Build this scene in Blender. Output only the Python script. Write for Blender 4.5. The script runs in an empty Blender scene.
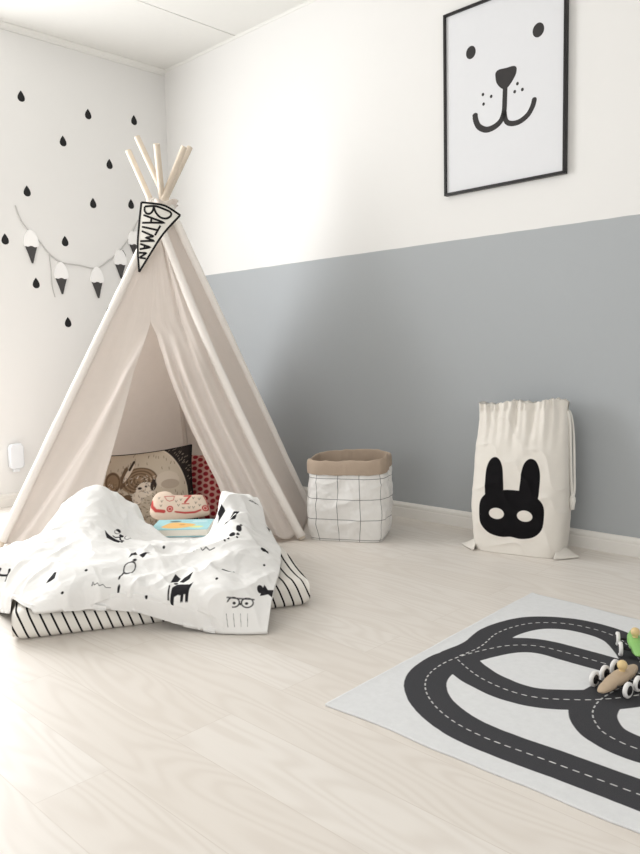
import bpy, math, random
import numpy as np
from mathutils import Matrix, Vector
random.seed(3)
SC = bpy.context.scene
COL = SC.collection

# ------------------------------------------------------------------ helpers
def noise2(x, y, seed=0):
    x = np.asarray(x, float); y = np.asarray(y, float)
    xi = np.floor(x).astype(np.int64); yi = np.floor(y).astype(np.int64)
    fx = x-xi; fy = y-yi
    fx = fx*fx*fx*(fx*(fx*6-15)+10); fy = fy*fy*fy*(fy*(fy*6-15)+10)
    def h(a, b):
        n = (a*374761393+b*668265263+seed*1442695041) & 0x7fffffff
        n = ((n ^ (n >> 13))*1274126177) & 0x7fffffff
        return ((n ^ (n >> 16)) & 0xffff)/65535.0
    a = h(xi, yi); b = h(xi+1, yi); c = h(xi, yi+1); d = h(xi+1, yi+1)
    return (a*(1-fx)+b*fx)*(1-fy)+(c*(1-fx)+d*fx)*fy

def fbm(x, y, seed=0, oct=4):
    s = 0; a = .5
    for i in range(oct):
        s = s+a*noise2(x*2**i, y*2**i, seed+i*17); a *= .5
    return s/(1-.5**oct)

def sstep(a, b, x):
    t = np.clip((x-a)/(b-a), 0, 1); return t*t*(3-2*t)

def sd_poly(X, Y, pts):
    pts = np.array(pts, float); n = len(pts)
    d = np.full(X.shape, 1e9); s = np.ones(X.shape)
    for i in range(n):
        a = pts[i]; b = pts[i-1]
        ex, ey = b-a; wx = X-a[0]; wy = Y-a[1]
        t = np.clip((wx*ex+wy*ey)/(ex*ex+ey*ey+1e-12), 0, 1)
        d = np.minimum(d, (wx-ex*t)**2+(wy-ey*t)**2)
        c1 = Y >= a[1]; c2 = Y < b[1]; c3 = ex*wy > ey*wx
        s = np.where((c1 & c2 & c3) | (~c1 & ~c2 & ~c3), -s, s)
    return s*np.sqrt(d)

def sd_line(X, Y, pts, w):
    d = np.full(X.shape, 1e9)
    for a, b in zip(pts[:-1], pts[1:]):
        ex, ey = b[0]-a[0], b[1]-a[1]; wx = X-a[0]; wy = Y-a[1]
        t = np.clip((wx*ex+wy*ey)/(ex*ex+ey*ey+1e-12), 0, 1)
        d = np.minimum(d, (wx-ex*t)**2+(wy-ey*t)**2)
    return np.sqrt(d)-w

def sd_ell(X, Y, c, r, ang=0):
    ca, sa = math.cos(ang), math.sin(ang)
    x = (X-c[0])*ca+(Y-c[1])*sa; y = -(X-c[0])*sa+(Y-c[1])*ca
    k = np.sqrt((x/r[0])**2+(y/r[1])**2)
    return (k-1)*min(r)

def catmull(pts, n):
    """dense smooth polyline through pts"""
    P = np.array(pts, float); m = len(P)
    t = np.linspace(0, m-1, n); i = np.minimum(t.astype(int), m-2); f = (t-i)[:, None]
    g = lambda k: P[np.clip(k, 0, m-1)]
    p0, p1, p2, p3 = g(i-1), g(i), g(i+1), g(i+2)
    return .5*((2*p1)+(-p0+p2)*f+(2*p0-5*p1+4*p2-p3)*f**2+(-p0+3*p1-3*p2+p3)*f**3)

def catmull_closed(pts, n):
    P = np.array(pts, float); m = len(P)
    t = np.linspace(0, m, n, endpoint=False); i = t.astype(int); f = (t-i)[:, None]
    g = lambda k: P[k % m]
    p0, p1, p2, p3 = g(i-1), g(i), g(i+1), g(i+2)
    return .5*((2*p1)+(-p0+p2)*f+(2*p0-5*p1+4*p2-p3)*f**2+(-p0+3*p1-3*p2+p3)*f**3)

def cr_weights(n, N):
    W = np.zeros((N, n))
    for k in range(n):
        e = np.zeros((n, 1)); e[k] = 1
        W[:, k] = catmull(e, N)[:, 0]
    return W

def grid_faces(nu, nv, off=0, flip=False, wrap=False):
    """vertex index = off + i*nv + j ; i in nu, j in nv ; wrap closes i"""
    i = np.arange(nu if wrap else nu-1); j = np.arange(nv-1)
    I, J = np.meshgrid(i, j, indexing='ij'); I2 = (I+1) % nu
    a = off+I*nv+J; b = off+I2*nv+J; c = off+I2*nv+J+1; d = off+I*nv+J+1
    q = np.stack([a, b, c, d] if not flip else [a, d, c, b], -1).reshape(-1, 4)
    return q.tolist()

class MB:
    def __init__(s): s.V = []; s.F = []; s.M = []
    def add(s, V, F, m=0):
        o = len(s.V); s.V += [tuple(map(float, v)) for v in V]
        s.F += [tuple(i+o for i in f) for f in F]; s.M += [m]*len(F); return s
    def box(s, lo, hi, m=0):
        x0, y0, z0 = lo; x1, y1, z1 = hi
        V = [(x0,y0,z0),(x1,y0,z0),(x1,y1,z0),(x0,y1,z0),(x0,y0,z1),(x1,y0,z1),(x1,y1,z1),(x0,y1,z1)]
        F = [(3,2,1,0),(4,5,6,7),(0,1,5,4),(1,2,6,5),(2,3,7,6),(3,0,4,7)]
        return s.add(V, F, m)
    def tube(s, pts, r, n=12, caps=True, m=0):
        P = np.array(pts, float); k = len(P)
        R = np.full(k, r) if np.isscalar(r) else np.array(r, float)
        T = np.gradient(P, axis=0); T /= np.linalg.norm(T, axis=1)[:, None]+1e-12
        up = np.array([0,0,1.]) if abs(T[0][2]) < .9 else np.array([1.,0,0])
        V = []; 
        nrm = np.cross(T[0], up); nrm /= np.linalg.norm(nrm)
        for i in range(k):
            nrm = nrm-T[i]*(nrm@T[i]); nrm /= np.linalg.norm(nrm)
            b = np.cross(T[i], nrm)
            for q in range(n):
                a = 2*math.pi*q/n
                V.append(P[i]+R[i]*(nrm*math.cos(a)+b*math.sin(a)))
        F = []
        for i in range(k-1):
            for q in range(n):
                F.append((i*n+q, i*n+(q+1) % n, (i+1)*n+(q+1) % n, (i+1)*n+q))
        if caps:
            F.append(tuple(range(n))[::-1]); F.append(tuple((k-1)*n+q for q in range(n)))
        return s.add(V, F, m)
    def rev(s, prof, n=24, m=0, M=None):
        """revolve (r, z) profile about z; M optional matrix"""
        V = []; k = len(prof)
        for r, z in prof:
            for q in range(n):
                a = 2*math.pi*q/n; V.append(Vector((r*math.cos(a), r*math.sin(a), z)))
        if M is not None: V = [M @ v for v in V]
        F = [(i*n+q, i*n+(q+1) % n, (i+1)*n+(q+1) % n, (i+1)*n+q) for i in range(k-1) for q in range(n)]
        F.append(tuple(range(n))[::-1]); F.append(tuple((k-1)*n+q for q in range(n)))
        return s.add(V, F, m)
    def prism(s, pts, z0, z1, m=0):
        """polygon in xy (star-shaped about its mean) extruded z0..z1"""
        n = len(pts); c = np.mean(np.array(pts), axis=0)
        V = [(x, y, z0) for x, y in pts]+[(x, y, z1) for x, y in pts]
        F = [(i, (i+1) % n, n+(i+1) % n, n+i) for i in range(n)]
        F += [tuple(range(n))[::-1], tuple(range(n, 2*n))]
        return s.add(V, F, m)
    def build(s, name, mats, parent=None, smooth=True, **kw):
        return mk(name, s.V, s.F, mats, parent, smooth, mi=s.M, **kw)

def mk(name, V, F, mats, parent=None, smooth=True, mi=None, attrs=None, matrix=None):
    me = bpy.data.meshes.new(name)
    V = V.tolist() if isinstance(V, np.ndarray) else V
    me.from_pydata(V, [], F)
    if not isinstance(mats, (list, tuple)): mats = [mats]
    for m in mats: me.materials.append(m)
    if mi is not None and any(mi): me.polygons.foreach_set('material_index', mi)
    if smooth: me.polygons.foreach_set('use_smooth', [True]*len(me.polygons))
    for k, (typ, arr) in (attrs or {}).items():
        a = me.attributes.new(k, typ, 'POINT')
        key = {'FLOAT': 'value', 'FLOAT_VECTOR': 'vector', 'FLOAT_COLOR': 'color'}[typ]
        a.data.foreach_set(key, np.asarray(arr, np.float32).ravel())
    me.update()
    o = bpy.data.objects.new(name, me); COL.objects.link(o)
    if parent is not None: o.parent = parent
    if matrix is not None: o.matrix_world = matrix
    return o

def sharp(o, deg=35):
    me = o.data; me.set_sharp_from_angle(angle=math.radians(deg)); return o

def bevel(o, w=.003, seg=2):
    m = o.modifiers.new('bevel', 'BEVEL'); m.width = w; m.segments = seg; m.limit_method = 'ANGLE'; m.angle_limit = math.radians(40)
    return o

def solidify(o, t=.002, off=0):
    m = o.modifiers.new('thickness', 'SOLIDIFY'); m.thickness = t; m.offset = off; return o

def tag(o, label, cat, group=None):
    o['label'] = label; o['category'] = cat
    if group: o['group'] = group
    return o

def thing(name, label, cat, matrix=None, group=None):
    o = bpy.data.objects.new(name, None); COL.objects.link(o); o.empty_display_size = .05
    if matrix is not None: o.matrix_world = matrix
    return tag(o, label, cat, group)

def struct(o):
    o['kind'] = 'structure'; return o

def frame(loc, right, up):
    """matrix: local x = right, local y = up, local z = towards the viewer"""
    r = Vector(right).normalized(); u = Vector(up); u = (u-r*u.dot(r)).normalized(); n = r.cross(u)
    M = Matrix((r, u, n)).transposed().to_4x4(); M.translation = Vector(loc); return M

# ------------------------------------------------------------------ materials
def srgb(r, g, b):
    f = lambda c: (c/255/12.92 if c/255 <= .04045 else ((c/255+.055)/1.055)**2.4)
    return (f(r), f(g), f(b), 1)

class NT:
    def __init__(s, name):
        s.mat = bpy.data.materials.new(name); s.mat.use_nodes = True
        s.t = s.mat.node_tree; s.b = s.t.nodes['Principled BSDF']; s.out = s.t.nodes['Material Output']
    def n(s, typ, **kw):
        x = s.t.nodes.new(typ)
        for k, v in kw.items():
            if k in x.inputs.keys(): x.inputs[k].default_value = v
            else: setattr(x, k, v)
        return x
    def l(s, a, b): s.t.links.new(a, b)
    def val(s, sock, v):
        if hasattr(v, 'is_output'): s.l(v, sock)
        else: sock.default_value = v
    def math(s, op, a, b=0.0, c=0.0):
        m = s.n('ShaderNodeMath', operation=op)
        for i, v in enumerate((a, b, c)): s.val(m.inputs[i], v)
        return m.outputs[0]
    def mix(s, f, a, b):
        m = s.n('ShaderNodeMix', data_type='RGBA')
        s.val(m.inputs['Factor'], f); s.val(m.inputs[6], a); s.val(m.inputs[7], b)
        return m.outputs[2]
    def attr(s, name): return s.n('ShaderNodeAttribute', attribute_name=name)
    def edge(s, v, w=.0005):
        """1 inside (v<0), 0 outside"""
        m = s.n('ShaderNodeMapRange'); s.val(m.inputs['Value'], v)
        m.inputs['From Min'].default_value = -w; m.inputs['From Max'].default_value = w
        m.inputs['To Min'].default_value = 1; m.inputs['To Max'].default_value = 0
        return m.outputs[0]
    def noise(s, scale, detail=3, rough=.5, vec=None):
        x = s.n('ShaderNodeTexNoise', Scale=scale, Detail=detail, Roughness=rough)
        if vec is not None: s.l(vec, x.inputs['Vector'])
        return x.outputs['Fac']
    def obj(s): return s.n('ShaderNodeTexCoord').outputs['Object']
    def mapping(s, vec, scale):
        m = s.n('ShaderNodeMapping'); s.l(vec, m.inputs['Vector']); m.inputs['Scale'].default_value = scale
        return m.outputs[0]
    def bump(s, h, strength=.3, dist=.002):
        b = s.n('ShaderNodeBump', Strength=strength, Distance=dist); s.l(h, b.inputs['Height'])
        s.l(b.outputs[0], s.b.inputs['Normal'])
    def base(s, v): s.val(s.b.inputs['Base Color'], v)
    def rough(s, v, spec=.5): s.val(s.b.inputs['Roughness'], v); s.b.inputs['Specular IOR Level'].default_value = spec
    def translucent(s, fac, col):
        tr = s.n('ShaderNodeBsdfTranslucent'); s.val(tr.inputs['Color'], col)
        m = s.n('ShaderNodeMixShader'); m.inputs[0].default_value = fac
        s.l(s.b.outputs[0], m.inputs[1]); s.l(tr.outputs[0], m.inputs[2]); s.l(m.outputs[0], s.out.inputs['Surface'])

def plain(name, c, rough=.6, spec=.4, var=.06, scale=40, bump=0, bscale=300):
    t = NT(name); o = t.obj()
    n = t.noise(scale, 3, .5, o)
    d = tuple(x*(1-var) for x in c[:3])+(1,)
    t.base(t.mix(n, d, c)); t.rough(rough, spec)
    if bump: t.bump(t.noise(bscale, 2, .6, o), bump, .002)
    return t.mat

def cloth(name, c, trans=0, weave=900, bump=.35, var=.05):
    t = NT(name); o = t.obj()
    n = t.noise(30, 4, .6, o)
    d = tuple(x*(1-var) for x in c[:3])+(1,)
    base = t.mix(n, d, c); t.base(base); t.rough(.9, .1)
    t.bump(t.noise(weave, 2, .7, o), bump, .001)
    if trans: t.translucent(trans, base)
    return t.mat

def cloth_print(name, c, ink, trans=0, var=.04, w=.0006):
    t = NT(name); o = t.obj()
    n = t.noise(30, 4, .6, o); d = tuple(x*(1-var) for x in c[:3])+(1,)
    base = t.mix(t.edge(t.attr('ink').outputs['Fac'], w), t.mix(n, d, c), ink)
    t.base(base); t.rough(.9, .1); t.bump(t.noise(800, 2, .7, o), .25, .001)
    if trans: t.translucent(trans, base)
    return t.mat

def coloured(name, rough=.85):
    t = NT(name); o = t.obj()
    t.base(t.attr('col').outputs['Color']); t.rough(rough, .15); t.bump(t.noise(700, 2, .7, o), .3, .001)
    return t.mat

GREY_TOP = 1.2707
def mat_wall(two_tone):
    t = NT('wall_paint'); o = t.obj()
    g = t.n('ShaderNodeNewGeometry').outputs['Position']
    c = srgb(236, 235, 233)
    if two_tone:
        sx = t.n('ShaderNodeSeparateXYZ'); t.l(g, sx.inputs[0])
        wob = t.math('MULTIPLY', t.math('SUBTRACT', t.noise(9, 2, .5, g), .5), .004)
        f = t.edge(t.math('SUBTRACT', t.math('ADD', sx.outputs[2], wob), GREY_TOP), .001)
        t.base(t.mix(f, c, srgb(176, 180, 183))); 
    else: t.base(c)
    t.rough(.75, .25); t.bump(t.noise(160, 3, .6, g), .08, .002)
    return t.mat

def mat_floor():
    t = NT('ash_planks'); g = t.n('ShaderNodeNewGeometry').outputs['Position']
    br = t.n('ShaderNodeTexBrick'); t.l(g, br.inputs['Vector'])
    br.offset = .37; br.offset_frequency = 2; br.squash = 1
    br.inputs['Scale'].default_value = 1; br.inputs['Brick Width'].default_value = 1.38; br.inputs['Row Height'].default_value = .152
    br.inputs['Mortar Size'].default_value = .0011; br.inputs['Mortar Smooth'].default_value = .3; br.inputs['Bias'].default_value = 0
    br.inputs['Color1'].default_value = (0,0,0,1); br.inputs['Color2'].default_value = (1,1,1,1); br.inputs['Mortar'].default_value = (.5,.5,.5,1)
    rnd = br.outputs['Color']
    # per-plank offset for the grain
    cmb = t.n('ShaderNodeVectorMath', operation='MULTIPLY_ADD')
    t.l(rnd, cmb.inputs[0]); cmb.inputs[1].default_value = (7, 3, 0); t.l(g, cmb.inputs[2])
    v = t.mapping(cmb.outputs[0], (1.1, 13, 1))
    warp = t.noise(1.6, 4, .6, v)
    field = t.noise(1.0, 2.2, .5, t.mapping(cmb.outputs[0], (.75, 4.6, 1)))
    ringv = t.math('MULTIPLY_ADD', t.math('SINE', t.math('MULTIPLY', field, 135.0)), .5, .5)
    ringv = t.math('MULTIPLY', t.math('POWER', ringv, 1.6), t.math('MULTIPLY_ADD', warp, 1.2, -.1))
    fine = t.noise(5, 6, .7, t.mapping(cmb.outputs[0], (3, 60, 1)))
    c1 = t.mix(rnd, srgb(229, 222, 214), srgb(238, 233, 227))
    c2 = t.mix(t.math('MULTIPLY', ringv, .55), c1, srgb(200, 188, 176))
    c3 = t.mix(t.math('MULTIPLY', warp, .35), c2, srgb(241, 236, 229))
    c4 = t.mix(t.math('MULTIPLY', fine, .30), c3, srgb(220, 210, 198))
    c5 = t.mix(t.math('MULTIPLY', br.outputs['Fac'], .30), c4, srgb(186, 172, 157))
    t.base(c5); t.rough(t.math('ADD', .34, t.math('MULTIPLY', fine, .15)), .45)
    h = t.math('SUBTRACT', t.math('MULTIPLY', fine, .15), br.outputs['Fac'])
    t.bump(h, .25, .001)
    return t.mat

M = {}
M['wall'] = mat_wall(False); M['wall2'] = mat_wall(True); M['floor'] = mat_floor()
M['ceiling'] = plain('ceiling_paint', srgb(236, 235, 231), .8, .2, .02)
M['trim'] = plain('white_trim_paint', srgb(240, 237, 232), .4, .45, .03)
M['canvas'] = cloth('tent_canvas', srgb(246, 239, 233), .42, 700, .4)
M['sleeve'] = cloth('sleeve_canvas', srgb(246, 240, 234), 0, 700, .4)
M['pole'] = plain('pale_birch', srgb(232, 218, 200), .5, .35, .15, 25)
M['bag_canvas'] = cloth('bag_canvas', srgb(236, 231, 223))
M['white_cotton'] = cloth('white_cotton', srgb(240, 237, 230))
M['black'] = plain('black_felt', srgb(26, 25, 26), .8, .2)
M['sticker'] = plain('black_vinyl', srgb(30, 29, 30), .55, .3)
M['grey_felt'] = plain('grey_felt', srgb(82, 80, 80), .9, .1)
M['white_felt'] = plain('white_felt', srgb(254, 253, 252), .9, .1, .01)
M['string'] = cloth('garland_string', srgb(205, 203, 201))
M['plastic'] = plain('white_plastic', srgb(236, 239, 243), .3, .5, .01)
M['frame_black'] = plain('black_frame', srgb(28, 26, 27), .4, .4)
M['paper'] = plain('poster_paper', srgb(228, 229, 232), .6, .3, .02)
M['ink'] = plain('poster_ink', srgb(62, 60, 60), .7, .2)
M['kraft'] = plain('kraft_paper', srgb(186, 167, 149), .8, .2, .12, 30, .3, 120)
M['wood_toy'] = plain('beech_toy_wood', srgb(200, 178, 152), .45, .4, .16, 60)
M['wood_head'] = plain('pale_peg_wood', srgb(231, 204, 150), .4, .4, .06)
M['green_toy'] = plain('green_lacquer', srgb(148, 205, 118), .35, .5, .04)
M['tyre_white'] = plain('white_rubber', srgb(240, 238, 236), .45, .4, .02)
M['hub_black'] = plain('black_hub', srgb(34, 32, 32), .5, .4)
M['pages'] = plain('book_pages', srgb(238, 232, 220), .8, .2, .08, 200)

# ------------------------------------------------------------------ room
RX, RY, RH = 5.4, -5.2, 2.5426
T = .14
def quad_wall(name, boxes, m):
    b = MB()
    for lo, hi in boxes: b.box(lo, hi)
    return struct(b.build(name, m, smooth=False))
quad_wall('floor', [((-T, RY-T, -.1), (RX+T, T, 0))], M['floor'])
# ceiling of boards with an open joint at x = 0.70
quad_wall('ceiling', [((-T, RY-T, RH), (.697, T, RH+.02)), ((.703, RY-T, RH), (1.897, T, RH+.02)), ((1.903, RY-T, RH), (3.097, T, RH+.02)),
                      ((3.103, RY-T, RH), (RX+T, T, RH+.02)), ((-T, RY-T, RH+.021), (RX+T, T, RH+.1))], M['ceiling'])
WY0, WY1, WZ0, WZ1 = -2.65, -1.22, .35, 2.2     # daylight window in the left wall (left of the picture)
quad_wall('wall_left', [((-T, RY-T, 0), (0, WY0, RH)), ((-T, WY1, 0), (0, T, RH)), ((-T, WY0, 0), (0, WY1, WZ0)), ((-T, WY0, WZ1), (0, WY1, RH))], M['wall'])
quad_wall('wall_right', [((0, 0, 0), (RX+T, T, RH))], M['wall2'])
FY0, FY1 = -4.2, -2.2                              # opening added on the camera's right to brighten the tent front
quad_wall('wall_far', [((RX, RY-T, 0), (RX+T, FY0, RH)), ((RX, FY1, 0), (RX+T, 0, RH)), ((RX, FY0, 0), (RX+T, FY1, .7)), ((RX, FY0, 2.2), (RX+T, FY1, RH))], M['wall'])
BX0, BX1 = 1.7, 4.3                               # opening added behind the camera for fill light
quad_wall('wall_back', [((0, RY-T, 0), (BX0, RY, RH)), ((BX1, RY-T, 0), (RX, RY, RH)), ((BX0, RY-T, 0), (BX1, RY, .6)), ((BX0, RY-T, 2.3), (BX1, RY, RH))], M['wall'])
def window_frame(name, lo, hi, axis):
    b = MB(); t = .05
    if axis == 'x':
        x0, x1 = (-.10, -.05) if name == 'window_1' else (RX+.05, RX+.10); (y0, z0), (y1, z1) = lo, hi
        for a in [((x0,y0,z0),(x1,y1,z0+t)), ((x0,y0,z1-t),(x1,y1,z1)), ((x0,y0,z0+t),(x1,y0+t,z1-t)), ((x0,y1-t,z0+t),(x1,y1,z1-t))]: b.box(*a)
    else:
        y0, y1 = RY-.10, RY-.05; (x0, z0), (x1, z1) = lo, hi
        for a in [((x0,y0,z0),(x1,y1,z0+t)), ((x0,y0,z1-t),(x1,y1,z1)), ((x0,y0,z0+t),(x0+t,y1,z1-t)), ((x1-t,y0,z0+t),(x1,y1,z1-t))]: b.box(*a)
    return struct(b.build(name, M['trim'], smooth=False))
window_frame('window_1', (WY0, WZ0), (WY1, WZ1), 'x')
window_frame('added_window_far', (FY0, .7), (FY1, 2.2), 'x')  # frame of the added, unseen opening on the right
window_frame('added_window_rear', (BX0, .6), (BX1, 2.3), 'y')  # unseen rear opening, added to let fill light in

BH = .072
def baseboard(name, p0, p1, n):
    """profile extruded from p0 to p1 along a wall with inward normal n"""
    prof = [(0, 0), (.014, 0), (.014, BH*.60), (.0125, BH*.66), (.0125, BH*.70), (.014, BH*.74), (.013, BH*.86), (.008, BH*.97), (.004, BH), (0, BH)]
    V = []; k = len(prof)
    for p in (p0, p1):
        for d, z in prof: V.append((p[0]+n[0]*d, p[1]+n[1]*d, z))
    F = [(i, (i+1) % k, k+(i+1) % k, k+i) for i in range(k)]+[tuple(range(k))[::-1], tuple(range(k, 2*k))]
    return struct(mk(name, V, F, M['trim'], smooth=False))
baseboard('baseboard_right', (.0, 0), (RX, 0), (0, -1))
baseboard('baseboard_left', (0, RY), (0, -.014), (1, 0))
def cornice(name, p0, p1, n, h, d):
    prof = [(0, RH-h), (d*.35, RH-h), (d*.45, RH-h*.6), (d*.8, RH-h*.25), (d, RH-h*.15), (d, RH), (0, RH)]
    V = []; k = len(prof)
    for p in (p0, p1):
        for a, z in prof: V.append((p[0]+n[0]*a, p[1]+n[1]*a, z))
    F = [(i, (i+1) % k, k+(i+1) % k, k+i) for i in range(k)]+[tuple(range(k))[::-1], tuple(range(k, 2*k))]
    return struct(mk(name, V, F, M['ceiling'], smooth=False))
cornice('trim_1', (0, RY), (0, 0), (1, 0), .03, .03)
cornice('trim_2', (0, 0), (RX, 0), (0, -1), .012, .012)

# ------------------------------------------------------------------ teepee
TENT = thing('teepee_tent', 'cream canvas teepee play tent with open front standing in the corner of the room', 'tent',
             Matrix.Translation((1.0, -.8, 0)))
TINV = Matrix.Translation((-1.0, .8, 0))
def tp(V):
    V = np.array(V, float); return V-np.array([1.0, -.8, 0])
POLES = {'FL': ((.875, -1.555, 0), (1.04, -.60, 1.777), (0, 0, 0)),
         'FR': ((1.773, -.629, 0), (.84, -.81, 1.764), (-.022, -.022, 0)),
         'R': ((1.53, -.32, 0), (.921, -.811, 1.812), (0, 0, 0)),
         'B': ((.38, -.20, 0), (1.09, -.82, 1.745), (0, 0, 0)),
         'L': ((.30, -1.10, 0), (1.12, -.69, 1.75), (0, 0, 0))}
def pole_at(k, z):
    f, t, bow = map(np.array, POLES[k]); z = np.asarray(z, float)
    a = (z/t[2])[..., None]; q = np.clip(z/1.47, 0, 1)[..., None]
    return f+(t-f)*a+bow*4*q*(1-q)
for k in POLES:
    z = np.linspace(.004, POLES[k][1][2], 40)
    b = MB(); b.tube(tp(pole_at(k, z)), .0145, 14)
    sharp(b.build('pole', M['pole'], TENT), 50)
    z = np.linspace(.012 if k == 'FR' else .03, 1.43, 60)
    b = MB(); rr = .0195+.003*(fbm(z*14, z*0+sum(map(ord, k)) % 7)-.5); rr[-1] = .0155; rr[0] = .020
    b.tube(tp(pole_at(k, z)), rr, 14)
    b.build('pole_sleeve', M['sleeve'], TENT)
ZT = 1.455
def panel(name, ka, kb, smin, smax, disp, nu=60, nv=90, z0=.015, hem=None):
    zs = np.linspace(0, 1, nv); q = np.linspace(0, 1, nu)
    Q, Zq = np.meshgrid(q, zs, indexing='ij')
    Z = z0+(ZT-z0)*Zq
    lo = smin(Z) if callable(smin) else np.full(Z.shape, smin); hi = smax(Z) if callable(smax) else np.full(Z.shape, smax)
    S = lo+(hi-lo)*Q
    A = pole_at(ka, Z); B = pole_at(kb, Z)
    P = A+(B-A)*S[..., None]
    n = np.cross((np.array(POLES[kb][0])-np.array(POLES[ka][0])), np.array([0, 0, 1.]))
    n /= np.linalg.norm(n)
    c = np.array([1.0, -.8, 0]); 
    if n @ (np.array(POLES[ka][0])-c) < 0: n = -n
    d = disp(Q, S, Z)
    P = P+n*d[..., None]
    if hem is not None: P[..., 2] += hem(Q, Z)
    V = tp(P.reshape(-1, 3))
    o = mk(name, V, grid_faces(nu, nv), M['canvas'], TENT)
    return solidify(o, .0022)
def sag(Q, S, Z):
    return -.03*4*S*(1-S)*np.sin(np.clip(Z/ZT, 0, 1)*math.pi)**.7+.006*(fbm(S*6+Z*2, Z*3, 5)-.5)
wav = lambda Q, Z: .012*np.sin(Q*9+1)*np.clip(1-Z/.15, 0, 1)
panel('canvas_panel', 'FR', 'R', 0, 1, lambda Q, S, Z: -.012*4*S*(1-S), hem=wav)
panel('canvas_panel', 'R', 'B', 0, 1, sag); panel('canvas_panel', 'B', 'L', 0, 1, sag); panel('canvas_panel', 'L', 'FL', 0, 1, sag)
zl = [0, .024, .186, .31, .52, .736, .891, .95, 1.5]
eL = lambda Z: np.interp(Z, zl, [.312, .312, .309, .318, .348, .385, .455, .485, .485])
zr = [0, .049, .256, .427, .622, .80, .89, .95, 1.5]
eR = lambda Z: np.interp(Z, zr, [.80, .795, .772, .728, .664, .595, .548, .485, .485])
ZS = .95
def dl(Q, S, Z):
    k = np.clip(1-Z/ZS, 0, 1)
    qf = .10+.88*np.clip(Z/ZS, 0, 1)
    d = -.012*np.sin(math.pi*np.clip(Q/qf, 0, 1))*sstep(0, .25, k)        # hollow beside the pole
    d += .030*sstep(0, .12, Q-qf)*sstep(0, .3, k)*(1-.3*Q)                 # fold running to the foot of the pole
    q2 = .45+.55*np.clip(Z/ZS, 0, 1)
    d += .014*np.exp(-((Q-q2)/.09)**2)*sstep(0, .3, k)
    d += .012*sstep(.86, 1, Q)*k
    d += .005*(fbm(Q*4, Z*3, 8)-.5)
    return d
def dr(Q, S, Z):
    k = np.clip(1-Z/ZS, 0, 1)
    kk = sstep(0, .25, k)
    d = .030*np.sin(Q*math.pi*1.0)*kk
    for c, w, a in ((.10, .06, .028), (.36, .08, .026), (.66, .08, .024), (.88, .05, -.012)):
        d += a*np.exp(-((Q-c)/w)**2)*kk
    d += .005*(fbm(Q*4, Z*3, 9)-.5)
    # pleats that run up past the slit towards the top
    up = np.clip((Z-.7)/.5, 0, 1)
    for c, w, a in ((.62, .05, -.008), (.78, .06, .012)):
        d += a*np.exp(-((Q-c)/w)**2)*sstep(.6, .8, Z)
    return d*sstep(0, .06, 1-Q)
panel('door_flap', 'FL', 'FR', 0, eL, dl, 90, 130, hem=lambda Q, Z: .006*np.sin(Q*7)*np.clip(1-Z/.12, 0, 1))
panel('door_flap', 'FL', 'FR', eR, 1, dr, 90, 130, hem=lambda Q, Z: (.008+.012*np.sin(Q*14))*np.clip(1-Z/.15, 0, 1))
# gathered collar and white lashing where the poles cross
th = np.linspace(0, 2*math.pi, 72, endpoint=False); zz_ = np.linspace(0, 1, 14)
TH, ZZ = np.meshgrid(th, zz_, indexing='ij')
r = (.066-.018*np.sin(ZZ*math.pi)+.012*ZZ)*(1+.10*np.sin(TH*9+ZZ*2)*ZZ+.05*np.sin(TH*5))
cx, cy = 1.003, -.752
V = np.stack([cx+r*np.cos(TH), cy+r*np.sin(TH), 1.425+.085*ZZ+.008*np.sin(TH*4)*ZZ], -1).reshape(-1, 3)
solidify(mk('collar', tp(V), grid_faces(72, 14, wrap=True), M['canvas'], TENT), .003)
b = MB(); tt = np.linspace(0, 2*math.pi*4, 200)
b.tube(tp(np.stack([cx+(.060+.003*np.sin(tt*3))*np.cos(tt), cy+(.060+.003*np.sin(tt*3))*np.sin(tt), 1.462+.008*tt/(2*math.pi)+.003*np.sin(tt*2)], -1)), .0055, 8)
b.build('lashing', M['white_cotton'], TENT)

# ------------------------------------------------------------------ pennant (writing BATMAN in hand-drawn strokes)
PX = .004495/9.143           # metres per tracing unit
RGT = (.7154, .6987, 0)
def fl(x, y): return ((x-195)*PX, -(y-125)*PX)
def fcurve(P, off=0.0):
    P = np.array(P, float); x, y = P[:, 0], P[:, 1]
    z = .016*np.sin((x+.02)*20)*np.clip(1+y/.3, 0, 1)-.018*np.clip(y/.30, -1, 0)*-1+off
    return np.stack([x, y, z], -1)
pen_M = frame((1.062, -.893, 1.482), (.7154, .6987, -.065), (0, 0, 1))
PEN = thing('pennant', 'white triangular pennant with black border and hand lettering hung at the top of the tent', 'pennant', pen_M)
top = [fl(195, 125), fl(300, 133), fl(380, 140), fl(440, 158), fl(545, 218)]
rgt = [fl(545, 218), fl(400, 392), fl(290, 560), fl(175, 745)]
lft = [fl(195, 125), fl(172, 330), fl(160, 520), fl(175, 745)]
n = 40
tc = catmull(top, n); rc = catmull(rgt, n); lc = catmull(lft, n)
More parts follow.
